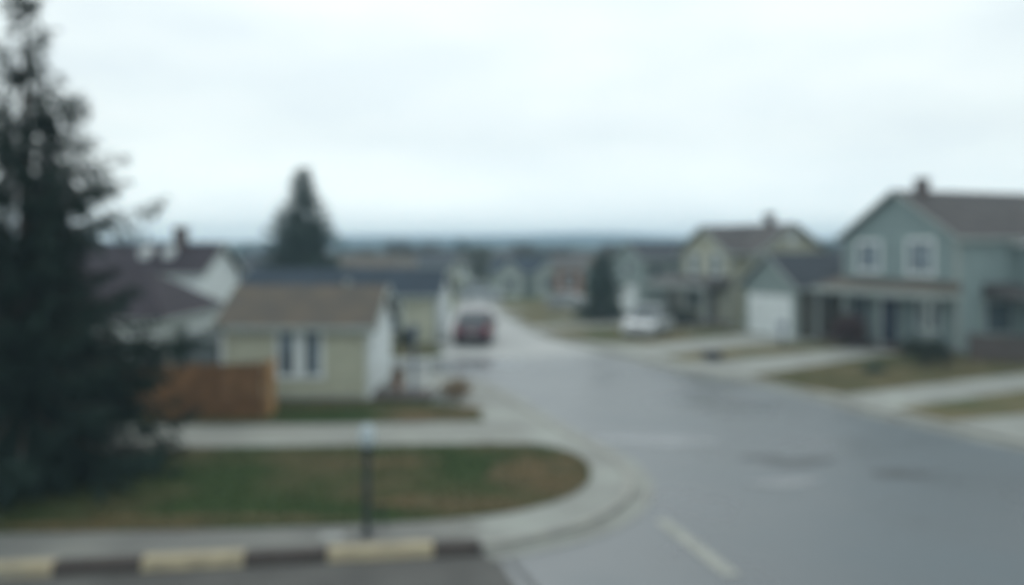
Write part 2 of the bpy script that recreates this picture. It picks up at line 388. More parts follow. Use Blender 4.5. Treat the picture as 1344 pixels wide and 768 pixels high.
def garagedoor(parent, face, x, y, z0, w, h, m, mtrim):
    mx = facemx(face, x, y, z0); b = MB(); t = MB()
    n = 4
    for i in range(n):
        b.box(-w / 2, w / 2, -.02, .03, i * h / n + .012, (i + 1) * h / n - .012, mx=mx)
        for j in range(4):
            xa = -w / 2 + w * (j + .12) / 4; xb = -w / 2 + w * (j + .88) / 4
            b.box(xa, xb, .03, .042, i * h / n + .12, (i + 1) * h / n - .12, mx=mx)
    o = b.build('garage_door', m, parent)
    t.box(-w / 2 - .12, -w / 2, -.02, .05, 0, h, mx=mx); t.box(w / 2, w / 2 + .12, -.02, .05, 0, h, mx=mx); t.box(-w / 2 - .12, w / 2 + .12, -.02, .05, h, h + .14, mx=mx)
    t.build('door_frame', mtrim, o); return o
def cornerboards(parent, cs, h, m, z0=0):
    for (x, y) in cs:
        b = MB(); b.box(x - .07, x + .07, y - .07, y + .07, z0, h); b.build('corner_board', m, parent)
def chimney(parent, x, y, z0, z1, w=.55, d=.55, m=None):
    b = MB(); b.box(x - w / 2, x + w / 2, y - d / 2, y + d / 2, z0, z1 - .12); o = b.build('chimney', m or M['brick'], parent)
    c = MB(); c.box(x - w / 2 - .07, x + w / 2 + .07, y - d / 2 - .07, y + d / 2 + .07, z1 - .12, z1); c.build('chimney_cap', M['asphalt_old'], o)
    return o
def post(parent, x, y, z0, z1, m, w=.14, name='porch_post'):
    b = MB(); b.box(x - w / 2, x + w / 2, y - w / 2, y + w / 2, z0 + .12, z1 - .1)
    b.box(x - w / 2 - .04, x + w / 2 + .04, y - w / 2 - .04, y + w / 2 + .04, z0, z0 + .12); b.box(x - w / 2 - .04, x + w / 2 + .04, y - w / 2 - .04, y + w / 2 + .04, z1 - .1, z1)
    return b.build(name, m, parent)

TH = math.atan2(-.93, .36)   # fronts of the right-hand houses look down to the street
t_ = Vector((.36, -.93, 0)).normalized(); s_ = Vector((.93, .36, 0)).normalized()

# ---- green two-storey house (origin = front right corner, on plan)
Rc = atd(1258, 40.5)
gh = thing('house', 'sage green two-storey house with front gable, brown roof and covered porch, nearest on the right', 'house', Rc, TH)
W = 7.3; Dp = 13
b = MB(); wallbody(b, -W, 0, 0, Dp, 5.55, 7.75, 'y'); b.build('wall', M['green'], gh)
rf = gableroof(gh, -W, 0, 0, Dp, 5.55, 7.75, 'y', .35, M['roof_brown2'], M['trim'])
chimney(rf, -W / 2 + .3, 1.3, 7.0, 8.45, .45, .5)
window(gh, 'f', -W * .76, 0, 4.55, 1.35, 1.3, M['white'], 1, fw=.2, gm=M['glass_pale'])
window(gh, 'f', -W * .30, 0, 4.55, 1.35, 1.45, M['white'], 1, fw=.2, gm=M['glass_pale'])
# porch across the front
pr = MB(); y0 = -1.9
pr.add([(-W - .3, y0, 2.95), (.15, y0, 2.95), (.15, 0, 3.45), (-W - .3, 0, 3.45), (-W - .3, y0, 2.85), (.15, y0, 2.85), (.15, 0, 2.85), (-W - .3, 0, 2.85)],
       [(0, 1, 2, 3), (4, 7, 6, 5), (0, 4, 5, 1), (1, 5, 6, 2), (2, 6, 7, 3), (3, 7, 4, 0)])
po = pr.build('porch_roof', M['roof_brown'], gh)
pf = MB(); pf.box(-W - .32, .17, y0 - .06, y0 - .003, 2.68, 2.97); pf.box(.153, .21, y0, 0, 2.68, 2.93); pf.build('fascia', M['trim'], po)
pd = MB(); pd.box(-W - .2, .1, y0 + .1, -.003, 0, .3); pd.box(-4.6, -3.2, y0 - .5, y0 + .097, 0, .16); pd.build('porch_deck', M['woodold'], gh)
for x in (-W - .1, -5.4, -3.0, -.15):
    post(gh, x, y0 + .22, .3, 2.69, M['trim'], .18 if x > -2 else .13)
door(gh, 'f', -4.15, 0, .3, .95, 2.1, M['navydoor'], M['trim'], label='navy front door')
window(gh, 'f', -1.7, 0, 1.8, 1.1, 1.35, M['white'], 0)
window(gh, 'f', -6.2, 0, 1.8, 1.1, 1.35, M['trim'], 0)
cornerboards(gh, [(-W, 0), (0, 0)], 5.4, M['trim'])
# side wing with its own small gable, at right
b = MB(); wallbody(b, .003, 2.2, 3.6, 9.5, 5.3, 6.9, 'x'); b.build('side_wing', M['green'], gh)
gableroof(gh, .003, 2.2, 3.6, 9.5, 5.3, 6.9, 'x', .3, M['roof_brown2'], M['white'], ext=(-2.6, 2.6))
sp = MB(); sp.add([(.01, 1.5, 3.35), (1.9, 1.5, 2.75), (1.9, 3.59, 2.75), (.01, 3.59, 3.35), (.01, 1.5, 2.7), (1.9, 1.5, 2.65), (1.9, 3.59, 2.65), (.01, 3.59, 2.7)],
       [(0, 1, 2, 3), (4, 7, 6, 5), (0, 4, 5, 1), (1, 5, 6, 2), (2, 6, 7, 3), (3, 7, 4, 0)])
sp.build('porch_roof', M['roof_brown2'], gh)
window(gh, 'r', 0, 2.5, 1.75, 1.6, 1.4, M['trim'], 0, label='dark side window under small roof')
window(gh, 'r', 2.2, 5.2, 1.75, 1.3, 1.3, M['white'], 1)
gt = MB(); gt.tube([(.05, -.25, 5.35), (.05, -.25, .3)], [.045, .045]); gt.build('downpipe', M['trim'], gh)

# ---- garage
Bc = atd(1048, 47.7)
ga = thing('garage', 'pale green garage with white door and slate blue gable roof beside the sage house', 'garage', Bc, TH)
W = 4.8; Dp = 7.5
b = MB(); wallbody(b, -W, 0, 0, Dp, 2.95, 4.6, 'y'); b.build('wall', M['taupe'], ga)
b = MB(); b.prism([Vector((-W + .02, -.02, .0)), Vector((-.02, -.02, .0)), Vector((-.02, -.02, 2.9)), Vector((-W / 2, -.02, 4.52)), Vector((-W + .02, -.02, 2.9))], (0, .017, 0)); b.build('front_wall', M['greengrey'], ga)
gableroof(ga, -W, 0, 0, Dp, 2.95, 4.6, 'y', .35, M['roof_slate'], M['trim'])
garagedoor(ga, 'f', -W / 2, -.02, .05, 3.9, 2.3, M['whitewall'], M['trim'])

# ---- beige house
C1 = Vector((15.3, 55.3, 0))
bh = thing('house', 'yellow-beige house with twin-window front gable behind the white-doored garage', 'house', C1, TH)
k = 1.2
b = MB(); wallbody(b, -8.2, 0, 0, 5.3, 4.75, 6.45, 'x'); b.build('wall', M['beige2'], bh)
b = MB(); gx1 = -k; gx0 = -k - 5.5
wallbody(b, gx0, gx1, -1.2, 2.4, 4.75, 6.35, 'y'); b.build('front_gable', M['beige2'], bh)
rf = gableroof(bh, -8.2, 0, 0, 5.3, 4.75, 6.45, 'x', .35, M['roof_brown2'], M['trim'])
gableroof(bh, gx0, gx1, -1.2, 2.4, 4.75, 6.35, 'y', .35, M['roof_brown2'], M['trim'], ext=(-1.55, 2.4))
chimney(rf, -3.0, 3.2, 6.0, 7.3, .5, .5)
for x in (-2.7, -5.2): window(bh, 'f', x, -1.2, 3.9, .85, 1.25, M['white'], 0, 1, fw=.13, gm=M['glass_pale'])
b = MB(); mx = facemx('r', 0, 2.65, 5.55)
b.tube([mx @ Vector((0, 0, 0)), mx @ Vector((0, .05, 0))], [.33, .33], 20); b.build('round_vent', M['white'], bh)
pr = MB(); pr.add([(-8.6, -3.2, 2.6), (-1.0, -3.2, 2.6), (-1.0, -1.2, 3.15), (-8.6, -1.2, 3.15), (-8.6, -3.2, 2.5), (-1.0, -3.2, 2.5), (-1.0, -1.2, 2.5), (-8.6, -1.2, 2.5)],
       [(0, 1, 2, 3), (4, 7, 6, 5), (0, 4, 5, 1), (1, 5, 6, 2), (2, 6, 7, 3), (3, 7, 4, 0)])
po = pr.build('porch_roof', M['roof_brown2'], bh)
pf = MB(); pf.box(-8.62, -.98, -3.26, -3.203, 2.35, 2.62); pf.build('fascia', M['trim'], po)
pd = MB(); pd.box(-8.5, -1.1, -3.1, -1.203, 0, .3); pd.build('porch_deck', M['woodold'], bh)
for x in (-8.3, -6.2, -3.9, -1.3): post(bh, x, -2.98, .3, 2.36, M['trim'], .15)
door(bh, 'f', -3.1, -1.2, .3, .95, 2.05, M['taupe'], M['trim'])
window(bh, 'f', -5.3, -1.2, 1.6, 1.6, 1.2, M['trim'], 1)
cornerboards(bh, [(gx0, -1.2), (gx1, -1.2), (0, 0)], 4.6, M['trim'])

# ---- third grey house
Dc = atd(845, 66)
dh = thing('house', 'pale grey house with dark slate roof and white garage door beyond the white car', 'house', Dc, TH)
W = 4.9
b = MB(); wallbody(b, -W, 0, 0, 9, 4.15, 5.35, 'y'); b.build('wall', M['greengrey'], dh)
gableroof(dh, -W, 0, 0, 9, 4.15, 5.35, 'y', .3, M['roof_slate'], M['trim'])
garagedoor(dh, 'f', -W / 2, 0, .05, 2.8, 2.05, M['whitewall'], M['trim'])
window(dh, 'f', -W / 2, 0, 3.35, 1.0, .9, M['white'], 0)
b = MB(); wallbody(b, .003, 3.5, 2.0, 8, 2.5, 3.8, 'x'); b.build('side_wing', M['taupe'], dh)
gableroof(dh, .003, 3.5, 2.0, 8, 2.5, 3.8, 'x', .3, M['roof_slate'], M['trim'], ext=(.003, 3.8))
window(dh, 'r', 0, 1.0, 3.2, .8, .9, M['trim'], 0)
window(dh, 'r', 3.5, 4.0, 1.4, .9, .9, M['trim'], 0)

# ---- front left small beige house
fh = thing('cottage', 'small beige cottage with brown shingle roof and white double window behind the corner lawn', 'house', (-6.85, 30.9, 0), R(-2))
x0, x1, y0, y1 = -2.35, 2.35, -2.5, 1.7; yc_ = -.4
b = MB(); wallbody(b, x0, x1, y0, y1, 2.52, 3.60, 'x'); b.build('wall', M['beige'], fh)
b = MB(); b.box(x0 - .03, x1 + .03, y0 - .03, y1 + .03, 0, .28); b.build('foundation', M['concrete'], fh)
b = MB(); b.prism([Vector((x1 + .003, y0 + .02, .29)), Vector((x1 + .003, y1 - .02, .29)), Vector((x1 + .003, y1 - .02, 2.5)), Vector((x1 + .003, yc_, 3.54)), Vector((x1 + .003, y0 + .02, 2.5))], (.015, 0, 0)); b.build('side_wall', M['whitewall'], fh, label='pale side wall facing the street')
rf = gableroof(fh, x0, x1, y0, y1, 2.52, 3.60, 'x', .28, M['roof_brown'], M['trim'])
window(fh, 'f', .14, y0, 1.68, 1.28, 1.5, M['white'], 0, fw=.15, gm=M['glass_pale'])
mx = facemx('f', .14, y0, 1.68); b = MB(); b.box(-.19, .19, .046, .06, -.74, .74, mx=mx); b.box(-.16, .16, .0125, .046, -.74, .74, mx=mx); b.build('window_post', M['white'], fh)
cornerboards(fh, [(x1, y0), (x0, y0)], 2.42, M['white'])
b = MB(); b.tube([(1.15, -.1, 3.45), (1.15, -.1, 3.85)], [.09, .09], 12); b.tube([(1.15, -.1, 3.84), (1.15, -.1, 3.90)], [.13, .12], 12); b.build('vent_pipe', M['trim'], rf)
gm = MB(); gm.tube([(x1 + .12, y0 - .2, 2.3), (x1 + .12, y0 - .2, .2)], [.045, .045]); gm.build('downpipe', M['white'], fh)
# side porch step
b = MB(); b.box(x1 + .02, x1 + 2.0, y0 - .15, y0 + 1.6, 0, .24); b.build('porch_step', M['black'], fh, bevel=.01)

# ---- navy roofed house
nh = thing('house', 'low beige house with navy blue roof and white street side behind the cottage', 'house', atd(572, 45.8), R(-3.5))
b = MB(); wallbody(b, -10.5, 0, 0, 5.6, 2.55, 3.75, 'x'); b.build('wall', M['beige'], nh)
b = MB(); b.prism([Vector((.003, .02, 0)), Vector((.003, 5.58, 0)), Vector((.003, 5.58, 2.53)), Vector((.003, 2.8, 3.7)), Vector((.003, .02, 2.53))], (.015, 0, 0)); b.build('side_wall', M['whitewall'], nh)
gableroof(nh, -10.5, 0, 0, 5.6, 2.55, 3.75, 'x', .3, M['roof_navy'], M['trim'])
window(nh, 'f', -2.2, 0, 1.55, .8, 1.5, M['white'], 0, label='tall dark window')
window(nh, 'f', -5.5, 0, 1.55, 1.4, 1.2, M['white'], 1)
garagedoor(nh, 'r', .018, 2.8, .03, 4.0, 2.15, M['whitewall'], M['white'])
cornerboards(nh, [(0, 0)], 2.45, M['trim'])

# ---- left maroon roofed white house
lh = thing('house', 'white house with maroon roof, brick chimney and white side gable behind the big spruce', 'house', (-14, 42.5, 0))
b = MB(); wallbody(b, -15, 0, -2.8, 2.8, 3.85, 5.1, 'x'); b.build('wall', M['whitewall'], lh)
rf = gableroof(lh, -15, 0, -2.8, 2.8, 3.85, 5.1, 'x', .3, M['roof_maroon'], M['trim'])
chimney(rf, -1.75, -.3, 4.7, 6.0, .5, .5)
b = MB(); b.tube([(-3.4, -.2, 4.8), (-3.4, -.2, 5.65)], [.07, .07]); b.tube([(-3.4, -.2, 5.65), (-3.4, -.2, 5.75)], [.13, .03]); b.build('vent_pipe', M['metal'], rf)
for x in (-1.9, -3.0):
    b = MB(); b.box(x - .22, x + .22, -1.6, -1.0, 4.45, 4.85); b.add([(x - .27, -1.65, 4.85), (x + .27, -1.65, 4.85), (x + .27, -.9, 4.95), (x - .27, -.9, 4.95), (x, -1.65, 5.0), (x, -.9, 5.05)], [(0, 1, 4), (1, 2, 5, 4), (0, 4, 5, 3), (2, 3, 5), (0, 3, 2, 1)]); b.build('roof_vent', M['white'], rf)
b = MB(); b.box(-12, 1.62, -11.4, -4.8, 0, 2.45); b.box(-4, 1.3, -4.8, -2.803, 0, 2.45); b.build('front_wing', M['whitewall'], lh)
hiproof(lh, -12, 1.62, -11.4, -4.6, 2.5, 4.15, .3, M['roof_maroon'], M['trim'], wx=2.1)
window(lh, 'r', 1.62, -9.4, 1.5, 1.1, 1.0, M['trim'], 0)
window(lh, 'f', -2.0, -11.4, 1.5, 1.2, 1.0, M['trim'], 1)
b = MB(); b.tube([(1.75, -5.0, 2.3), (1.75, -5.0, .1)], [.05, .05]); b.build('downpipe', M['white'], lh)

# ------------------------------------------------------------ fences, shed
def board_fence(name, label, p0, p1, h, m, mp, bw=.14, gap=.012, th=.02, ret=None, mret=None, h1=None):
    p0 = Vector(p0); p1 = Vector(p1); d = p1 - p0; L = d.length; rz = math.atan2(d.y, d.x)
    o = thing(name, label, 'fence', p0, rz); h1 = h1 or h
    def run(Lx, mm, frame, ha, hb, seed):
        rnd = random.Random(seed); b = MB(); n = int(Lx / (bw + gap))
        for i in range(n):
            x = i * (bw + gap); hh = ha + (hb - ha) * i / n + rnd.uniform(-.015, .015)
            vs = [Vector((x, 0, .04)), Vector((x + bw, 0, .04)), Vector((x + bw, 0, hh - .03)), Vector((x + bw - .03, 0, hh)), Vector((x + .03, 0, hh)), Vector((x, 0, hh - .03))]
            b.prism([frame @ v for v in vs], frame.to_3x3() @ Vector((0, th, 0)))
        b.build('boards', mm, o)
        for z in (.35, ha * .8):
            r = MB(); r.box(0, Lx, th + .001, th + .05, z, z + .09, mx=frame); r.build('rail', mp, o)
        k = int(Lx / 2.4) + 1
        for i in range(k + 1):
            q = MB(); x = Lx * i / k; q.box(x - .05, x + .05, th + .052, th + .15, 0, ha + (hb - ha) * i / k + .04, mx=frame); q.build('fence_post', mp, o)
    run(L, m, Matrix.Identity(4), h, h1, 1)
    if ret: run(ret, mret or m, Matrix.Translation((L, 0, 0)) @ Matrix.Rotation(math.pi / 2, 4, 'Z'), h1, h1, 2)
    return o
board_fence('wooden_fence', 'orange-brown board fence with brighter end return beside the beige cottage', atd(70, 25.6), atd(347, 25.3), 1.55, M['wood'], M['wood'], ret=1.15, mret=M['woodlight'], h1=1.72)
board_fence('wooden_fence', 'grey-brown weathered fence on the lawn right of the sage house porch', atd(1272, 38.6), atd(1440, 36.0), 1.25, M['woodold'], M['woodold'])
sh = thing('shed', 'small grey shed standing behind the orange-brown fence', 'shed', atd(268, 29.3))
b = MB(); b.box(-.62, .62, -.5, .5, 0, 1.95); b.build('wall', M['shedgrey'], sh)
b = MB(); b.prism([Vector((-.7, -.6, 1.95)), Vector((.7, -.6, 1.95)), Vector((.7, .6, 2.13)), Vector((-.7, .6, 2.13))], (0, 0, .05)); b.build('roof', M['shedgrey'], sh)
door(sh, 'f', 0, -.5, .03, .8, 1.75, M['shedgrey'], M['shedgrey'])

# ------------------------------------------------------------ trees & plants
def interp(f, tb):
    for (a, u), (c, v) in zip(tb, tb[1:]):
        if f <= c: return u + (v - u) * (f - a) / (c - a)
    return tb[-1][1]
def conifer(name, label, loc, h, r, seed, mneedle, whorls=34, per=8, z0=.04, gap=0.0, power=.85, group=None, spr=.22, droop=.35, lean=(0, 0), dens=1.0, ragged=.25, prof=None, gapf=0.0, zj=0.0, hang=.35, thin=0.0, sw=.17, spike=0.0):
    rnd = random.Random(seed)
    t = thing(name, label, 'tree', loc, 0, group)
    b = MB(); b.tube([(0, 0, 0), (lean[0] * .3, lean[1] * .3, h * .35), (lean[0] * .7, lean[1] * .7, h * .7), (lean[0], lean[1], h)], [h * .024, h * .017, h * .009, .01], 9); b.build('trunk', M['bark'], t)
    br = MB(); fo = MB()
    V = fo.v; Fc = fo.f
    def sprig(p, d, L):
        # a few narrow needle-bearing blades hanging round direction d
        for _ in range(3):
            q = (d + Vector((rnd.uniform(-.6, .6), rnd.uniform(-.6, .6), rnd.uniform(-.75, .25)))).normalized()
            u = q.cross(Vector((rnd.uniform(-1, 1), rnd.uniform(-1, 1), rnd.uniform(-1, 1)))).normalized() * L * sw
            o = len(V); e = p + q * L; m_ = p + q * L * .5
            V.extend([tuple(p), tuple(m_ + u), tuple(e), tuple(m_ - u)]); Fc.append((o, o + 1, o + 2, o + 3))
    for w in range(whorls):
        f = (w + rnd.uniform(-.3, .3)) / whorls
        f = min(max(f, 0), .985); z = h * (z0 + (1 - z0) * f)
        rad = (prof(f) if prof else r * (1 - f) ** power + .05 * r)
        n = max(3, int(per * (.5 + .5 * (1 - f)) + .5)); a0 = rnd.uniform(0, 6.28)
        for k in range(n):
            if rnd.random() < gap + gapf * f: continue
            a = a0 + 2 * math.pi * k / n + rnd.uniform(-.35, .35)
            Lr = rad * rnd.uniform(1 - ragged * 1.4, 1 + ragged) * (1.45 if rnd.random() < spike else 1)
            dv = Vector((math.cos(a), math.sin(a), 0)); base = Vector((lean[0] * f, lean[1] * f, min(h * .99, max(.15, z + rnd.uniform(-.5, .5) * zj * h / whorls))))
            up = .45 * f; pts = []; dz = rnd.uniform(-.22, .22) if zj else 0
            for i in range(6):
                s = i / 5
                pts.append(base + dv * Lr * s + Vector((0, 0, Lr * (dz * s + up * s - droop * s * (1.15 - .75 * s) * (1.3 - f)))))
            br.tube(pts, [max(.004, .012 * Lr * (1 - s / 5.5) + .004) for s in range(6)], 4, False)
            m = max(4, int(Lr / spr * 2.6 * dens * (1 - thin * f)))
            for j in range(m):
                s = .12 + .88 * (j + rnd.random()) / m; i = min(int(s * 5), 4); tt = s * 5 - i
                p = pts[i].lerp(pts[i + 1], tt); side = Vector((-dv.y, dv.x, 0)) * rnd.choice((-1, 1))
                wd = Lr * .34 * (1.05 - s) + .05
                tip = p + side * wd * rnd.uniform(.2, 1) + dv * wd * .5 + Vector((0, 0, -wd * rnd.uniform(.2, 1.8) * hang))
                dd = (tip - p).normalized()
                for q in range(max(1, int((tip - p).length / (spr * .7)))+1):
                    sprig(p.lerp(tip, q / max(1, int((tip - p).length / (spr * .7)) + 1)), (dd + dv * .5).normalized(), spr * rnd.uniform(.8, 1.5))
            sprig(pts[-1], dv, spr * 1.4)
    fo.mi = [0] * len(Fc)
    cr = fo.build('crown', mneedle, t); br.build('branches', M['bark'], t)
    return t
conifer('spruce_tree', 'big dark spruce with drooping branches filling the left edge', atd(33, 19, .1), 10.5, 3.0, 5, M['needle'], whorls=58, per=10, droop=.45, spr=.19, gap=.0, gapf=.55, dens=1.1, ragged=.36, zj=1.6, hang=1.0, thin=.5, sw=.10, spike=.12, prof=lambda f: interp(f, [(0, 2.45), (.2, 2.3), (.36, 2.0), (.46, 1.5), (.57, 1.5), (.66, 1.15), (.75, .95), (.85, .62), (.93, .36), (1, .05)]))
conifer('fir_tree', 'pointed conifer rising alone behind the navy roofed house', atd(398, 60), 10.4, 3.7, 9, M['needle2'], whorls=44, per=10, spr=.26, sw=.12, ragged=.35, power=.98, gap=.1, zj=1.5, hang=.7)
conifer('fir_tree', 'compact dark conifer at the roadside left of the white car', atd(790, 60), 4.6, 1.55, 12, M['needle2'], whorls=22, per=9, spr=.25, sw=.11, power=.7, droop=.2, zj=1.5, ragged=.35)

def shrub(name, label, loc, rx, h, m, seed, leaf=.07, n=2500, group=None, cat='shrub'):
    rnd = random.Random(seed); t = thing(name, label, cat, loc, 0, group); st = MB(); fo = MB(); V = fo.v; Fc = fo.f
    cl = []
    for i in range(14):
        a = rnd.uniform(0, 6.28); rr = rx * rnd.uniform(.15, .85); z = h * rnd.uniform(.35, .9)
        rr *= math.sqrt(max(.1, 1 - (z / h - .5) ** 2 * 2.2)); e = Vector((math.cos(a) * rr, math.sin(a) * rr, z)); cl.append(e)
        st.tube([(0, 0, 0), e * .5 + Vector((rnd.uniform(-.05, .05), 0, .05)), e], [.02, .012, .005], 5)
    for i in range(n):
        c = rnd.choice(cl); p = c + Vector((rnd.gauss(0, rx * .22), rnd.gauss(0, rx * .22), rnd.gauss(0, h * .14)))
        if p.z < .02: p.z = rnd.uniform(.02, .2)
        u = Vector((rnd.gauss(0, 1), rnd.gauss(0, 1), rnd.gauss(0, 1))).normalized() * leaf; w = u.cross(Vector((rnd.gauss(0, 1), rnd.gauss(0, 1), rnd.gauss(0, 1)))).normalized() * leaf * .5
        o = len(V); V.extend([tuple(p - u), tuple(p + w), tuple(p + u), tuple(p - w)]); Fc.append((o, o + 1, o + 2, o + 3))
    fo.mi = [0] * len(Fc); fo.build('foliage', m, t); st.build('stems', M['bark'], t); return t
shrub('shrub', 'reddish brown bush before the sage house porch', atd(1112, 43.5, .1), .95, 1.45, M['leafred'], 1)
shrub('shrub', 'dark low bush on the lawn by the sage house porch corner', atd(1215, 36.5, .1), .85, 1.15, M['leafdark'], 2)
shrub('shrub', 'small brown dried bush beside the cottage walk', atd(601, 28.3, .1), .55, .65, M['leafbrown'], 3, leaf=.045, n=1500)
shrub('shrub', 'dark green bush in front of the beige house porch', atd(893, 54, .1), 1.1, 1.0, M['leafdark'], 4)
shrub('shrub', 'small green bush beside the navy roofed house wall', atd(530, 44.2, .1), .6, .7, M['leafdark'], 6, n=1200)
shrub('shrub', 'low blue-green plant on the lawn beside the dark bush', atd(1150, 34.5, .1), .5, .3, M['needle2'], 7, leaf=.05, n=700)

def baretree(name, label, loc, h, seed, group=None, depth=5, m='bark', r0=None):
    rnd = random.Random(seed); t = thing(name, label, 'tree', loc, 0, group); tr = MB(); cr = MB()
    def grow(p, d, L, r, k):
        q = p + d * L; mid = p.lerp(q, .5) + Vector((rnd.uniform(-.05, .05), rnd.uniform(-.05, .05), 0)) * L
        (tr if k == 0 else cr).tube([p, mid, q], [r, r * .85, r * .7], 6 if k < 2 else 3, False)
        if k >= depth: return
        for i in range(3 if k else 4):
            a = rnd.uniform(0, 6.28); s = rnd.uniform(.35, .75)
            e = (d + Vector((math.cos(a), math.sin(a), rnd.uniform(-.1, .3))) * s).normalized()
            grow(q if i else q, e, L * rnd.uniform(.6, .8), r * .6, k + 1)
    grow(Vector((0, 0, 0)), Vector((0, 0, 1)), h * .28, r0 or h * .02, 0)
    tr.build('trunk', M['bark'], t); cr.build('crown', M[m], t); return t
baretree('bare_tree', 'leafless tree showing above the sage house roof', atd(1325, 62), 10.4, 3, r0=.3)

# ------------------------------------------------------------ street things
pl = thing('post_lamp', 'short dark post lamp with white head on the pavement by the yellow kerb', 'lamp', at(482, 703, .1))
b = MB(); b.tube([(0, 0, 0), (0, 0, .05), (0, 0, .07), (0, 0, 1.5)], [.12, .12, .062, .055], 14); b.tube([(0, 0, 1.42), (0, 0, 1.47), (0, 0, 1.52)], [.085, .1, .11], 14); b.build('pole', M['metal'], pl)
b = MB(); b.tube([(0, 0, 1.52), (0, 0, 1.56), (0, 0, 1.76), (0, 0, 1.86), (0, 0, 1.9)], [.10, .125, .135, .09, .02], 16); b.build('lamp_head', M['lampwhite'], pl, smooth=True)
b = MB(); b.tube([(0, 0, 0), (-.02, 0, .22), (-.04, .0, .36)], [.02, .018, .015], 6); b.box(-.09, .0, -.01, .01, .3, .42)
tag(b.build('marker_stake', M['metal']), 'short dark stake beside the post lamp foot', 'stake').location = at(504, 694, .1)
b = MB(); b.box(-.17, .17, -.12, .12, .107, .115); b.box(-.19, .19, -.14, .14, .107, .111)
tag(b.build('utility_cover', M['stone'], bevel=0), 'pale blue-grey utility cover in the pavement left of the post lamp', 'cover').location = Vector((at(436, 704, .1).x, at(436, 704, .1).y, 0))

# mailbox like posts
def mailbox(label, loc, h, rz, mbox, mpost):
    t = thing('mailbox', label, 'mailbox', loc, rz)
    b = MB(); b.box(-.05, .05, -.05, .05, 0, h - .22); b.box(-.14, .14, -.05, .05, h - .27, h - .22); b.build('post', mpost, t)
    b = MB(); pts = [Vector((-.11, -.24, h - .218)), Vector((.11, -.24, h - .218))] + [Vector((.11 * math.cos(a), -.24, h - .1 + .11 * math.sin(a))) for a in [i * math.pi / 8 for i in range(9)]]
    b.prism(pts, (0, .48, 0)); x = b.build('box', mbox, t)
    b = MB(); b.box(.112, .125, -.05, -.02, h - .15, h + .08); b.box(.112, .125, -.05, .06, h + .03, h + .08); b.build('flag', M['tail'], x)
    return t
mailbox('blue-grey mailbox on a post in front of the white garage door', atd(1027, 44.5, .1), 1.15, R(20), M['bluemetal'], M['bluemetal'])
dp = thing('lantern_post', 'slim blue-grey lantern post on the dark step beside the cottage', 'lamp', atd(543, 29.6, .24))
b = MB(); b.tube([(0, 0, 0), (0, 0, .06), (0, 0, .08), (0, 0, 1.75)], [.11, .11, .06, .05], 10); b.build('pole', M['bluemetal'], dp)
b = MB(); b.tube([(0, 0, 1.75), (0, 0, 1.8), (0, 0, 2.05), (0, 0, 2.12), (0, 0, 2.2)], [.06, .11, .14, .17, .02], 8); b.build('lantern', M['bluemetal'], dp)
pt = thing('plant_pot', 'terracotta pot with dry plant on the step by the cottage wall', 'plant', atd(522, 29.8, .24))
b = MB(); b.tube([(0, 0, 0), (0, 0, .3), (0, 0, .3), (0, 0, .36)], [.14, .2, .23, .23], 16); b.build('pot', M['pot'], pt)
rnd = random.Random(5); b = MB()
for i in range(160):
    a = rnd.uniform(0, 6.28); q = Vector((math.cos(a) * rnd.uniform(.02, .28), math.sin(a) * rnd.uniform(.02, .28), .36 + rnd.uniform(.1, .35))); w = Vector((rnd.uniform(-.03, .03), rnd.uniform(-.03, .03), .02))
    b.add([(0, 0, .34), q + w, q * 1.05, q - w], [(0, 1, 2, 3)])
b.build('leaves', M['leafbrown'], pt)
# white railing at cottage porch
t = thing('porch_railing', 'low pale railing along the dark step beside the cottage', 'railing', atd(518, 30.6, .24), 0)
b = MB(); b.box(-.35, 1.1, -.03, .03, .82, .88); b.build('rail', M['white'], t); b = MB(); b.box(-.35, 1.1, -.02, .02, .1, .15); b.build('rail', M['white'], t)
for i in range(9):
    b = MB(); x = -.3 + i * .17; b.box(x - .02, x + .02, -.015, .015, .151, .819); b.build('baluster', M['white'], t)
b = MB(); b.box(1.1, 1.18, -.04, .04, 0, .95); b.build('railing_post', M['white'], t)
# pale stone block by the bush
bm = bmesh.new(); bmesh.ops.create_icosphere(bm, subdivisions=3, radius=.3)
for v in bm.verts: v.co *= 1 + .25 * noise.noise(v.co * 4); v.co.z = max(v.co.z * .8, -.12)
me = bpy.data.meshes.new('boulder'); bm.to_mesh(me); bm.free(); me.materials.append(M['stone'])
o = bpy.data.objects.new('boulder', me); COL.objects.link(o); o.location = atd(580, 28.7, .2); tag(o, 'pale rounded stone between the dark step and the brown bush', 'stone')
# dark box at kerb right (bin lying / recycling crate)
t = thing('recycling_bin', 'low dark bin standing at the kerb of the garage driveway', 'bin', atd(935, 38.6, .1), R(-10))
b = MB(); b.add([(-.34, -.22, 0), (.34, -.22, 0), (.34, .22, 0), (-.34, .22, 0), (-.42, -.28, .36), (.42, -.28, .36), (.42, .28, .36), (-.42, .28, .36)], [(0, 3, 2, 1), (0, 1, 5, 4), (1, 2, 6, 5), (2, 3, 7, 6), (3, 0, 4, 7), (4, 5, 6, 7)]); b.build('body', M['metal'], t, bevel=.02)
b = MB(); b.box(-.45, .45, -.31, .31, .362, .41); b.build('lid', M['black'], t, bevel=.012)

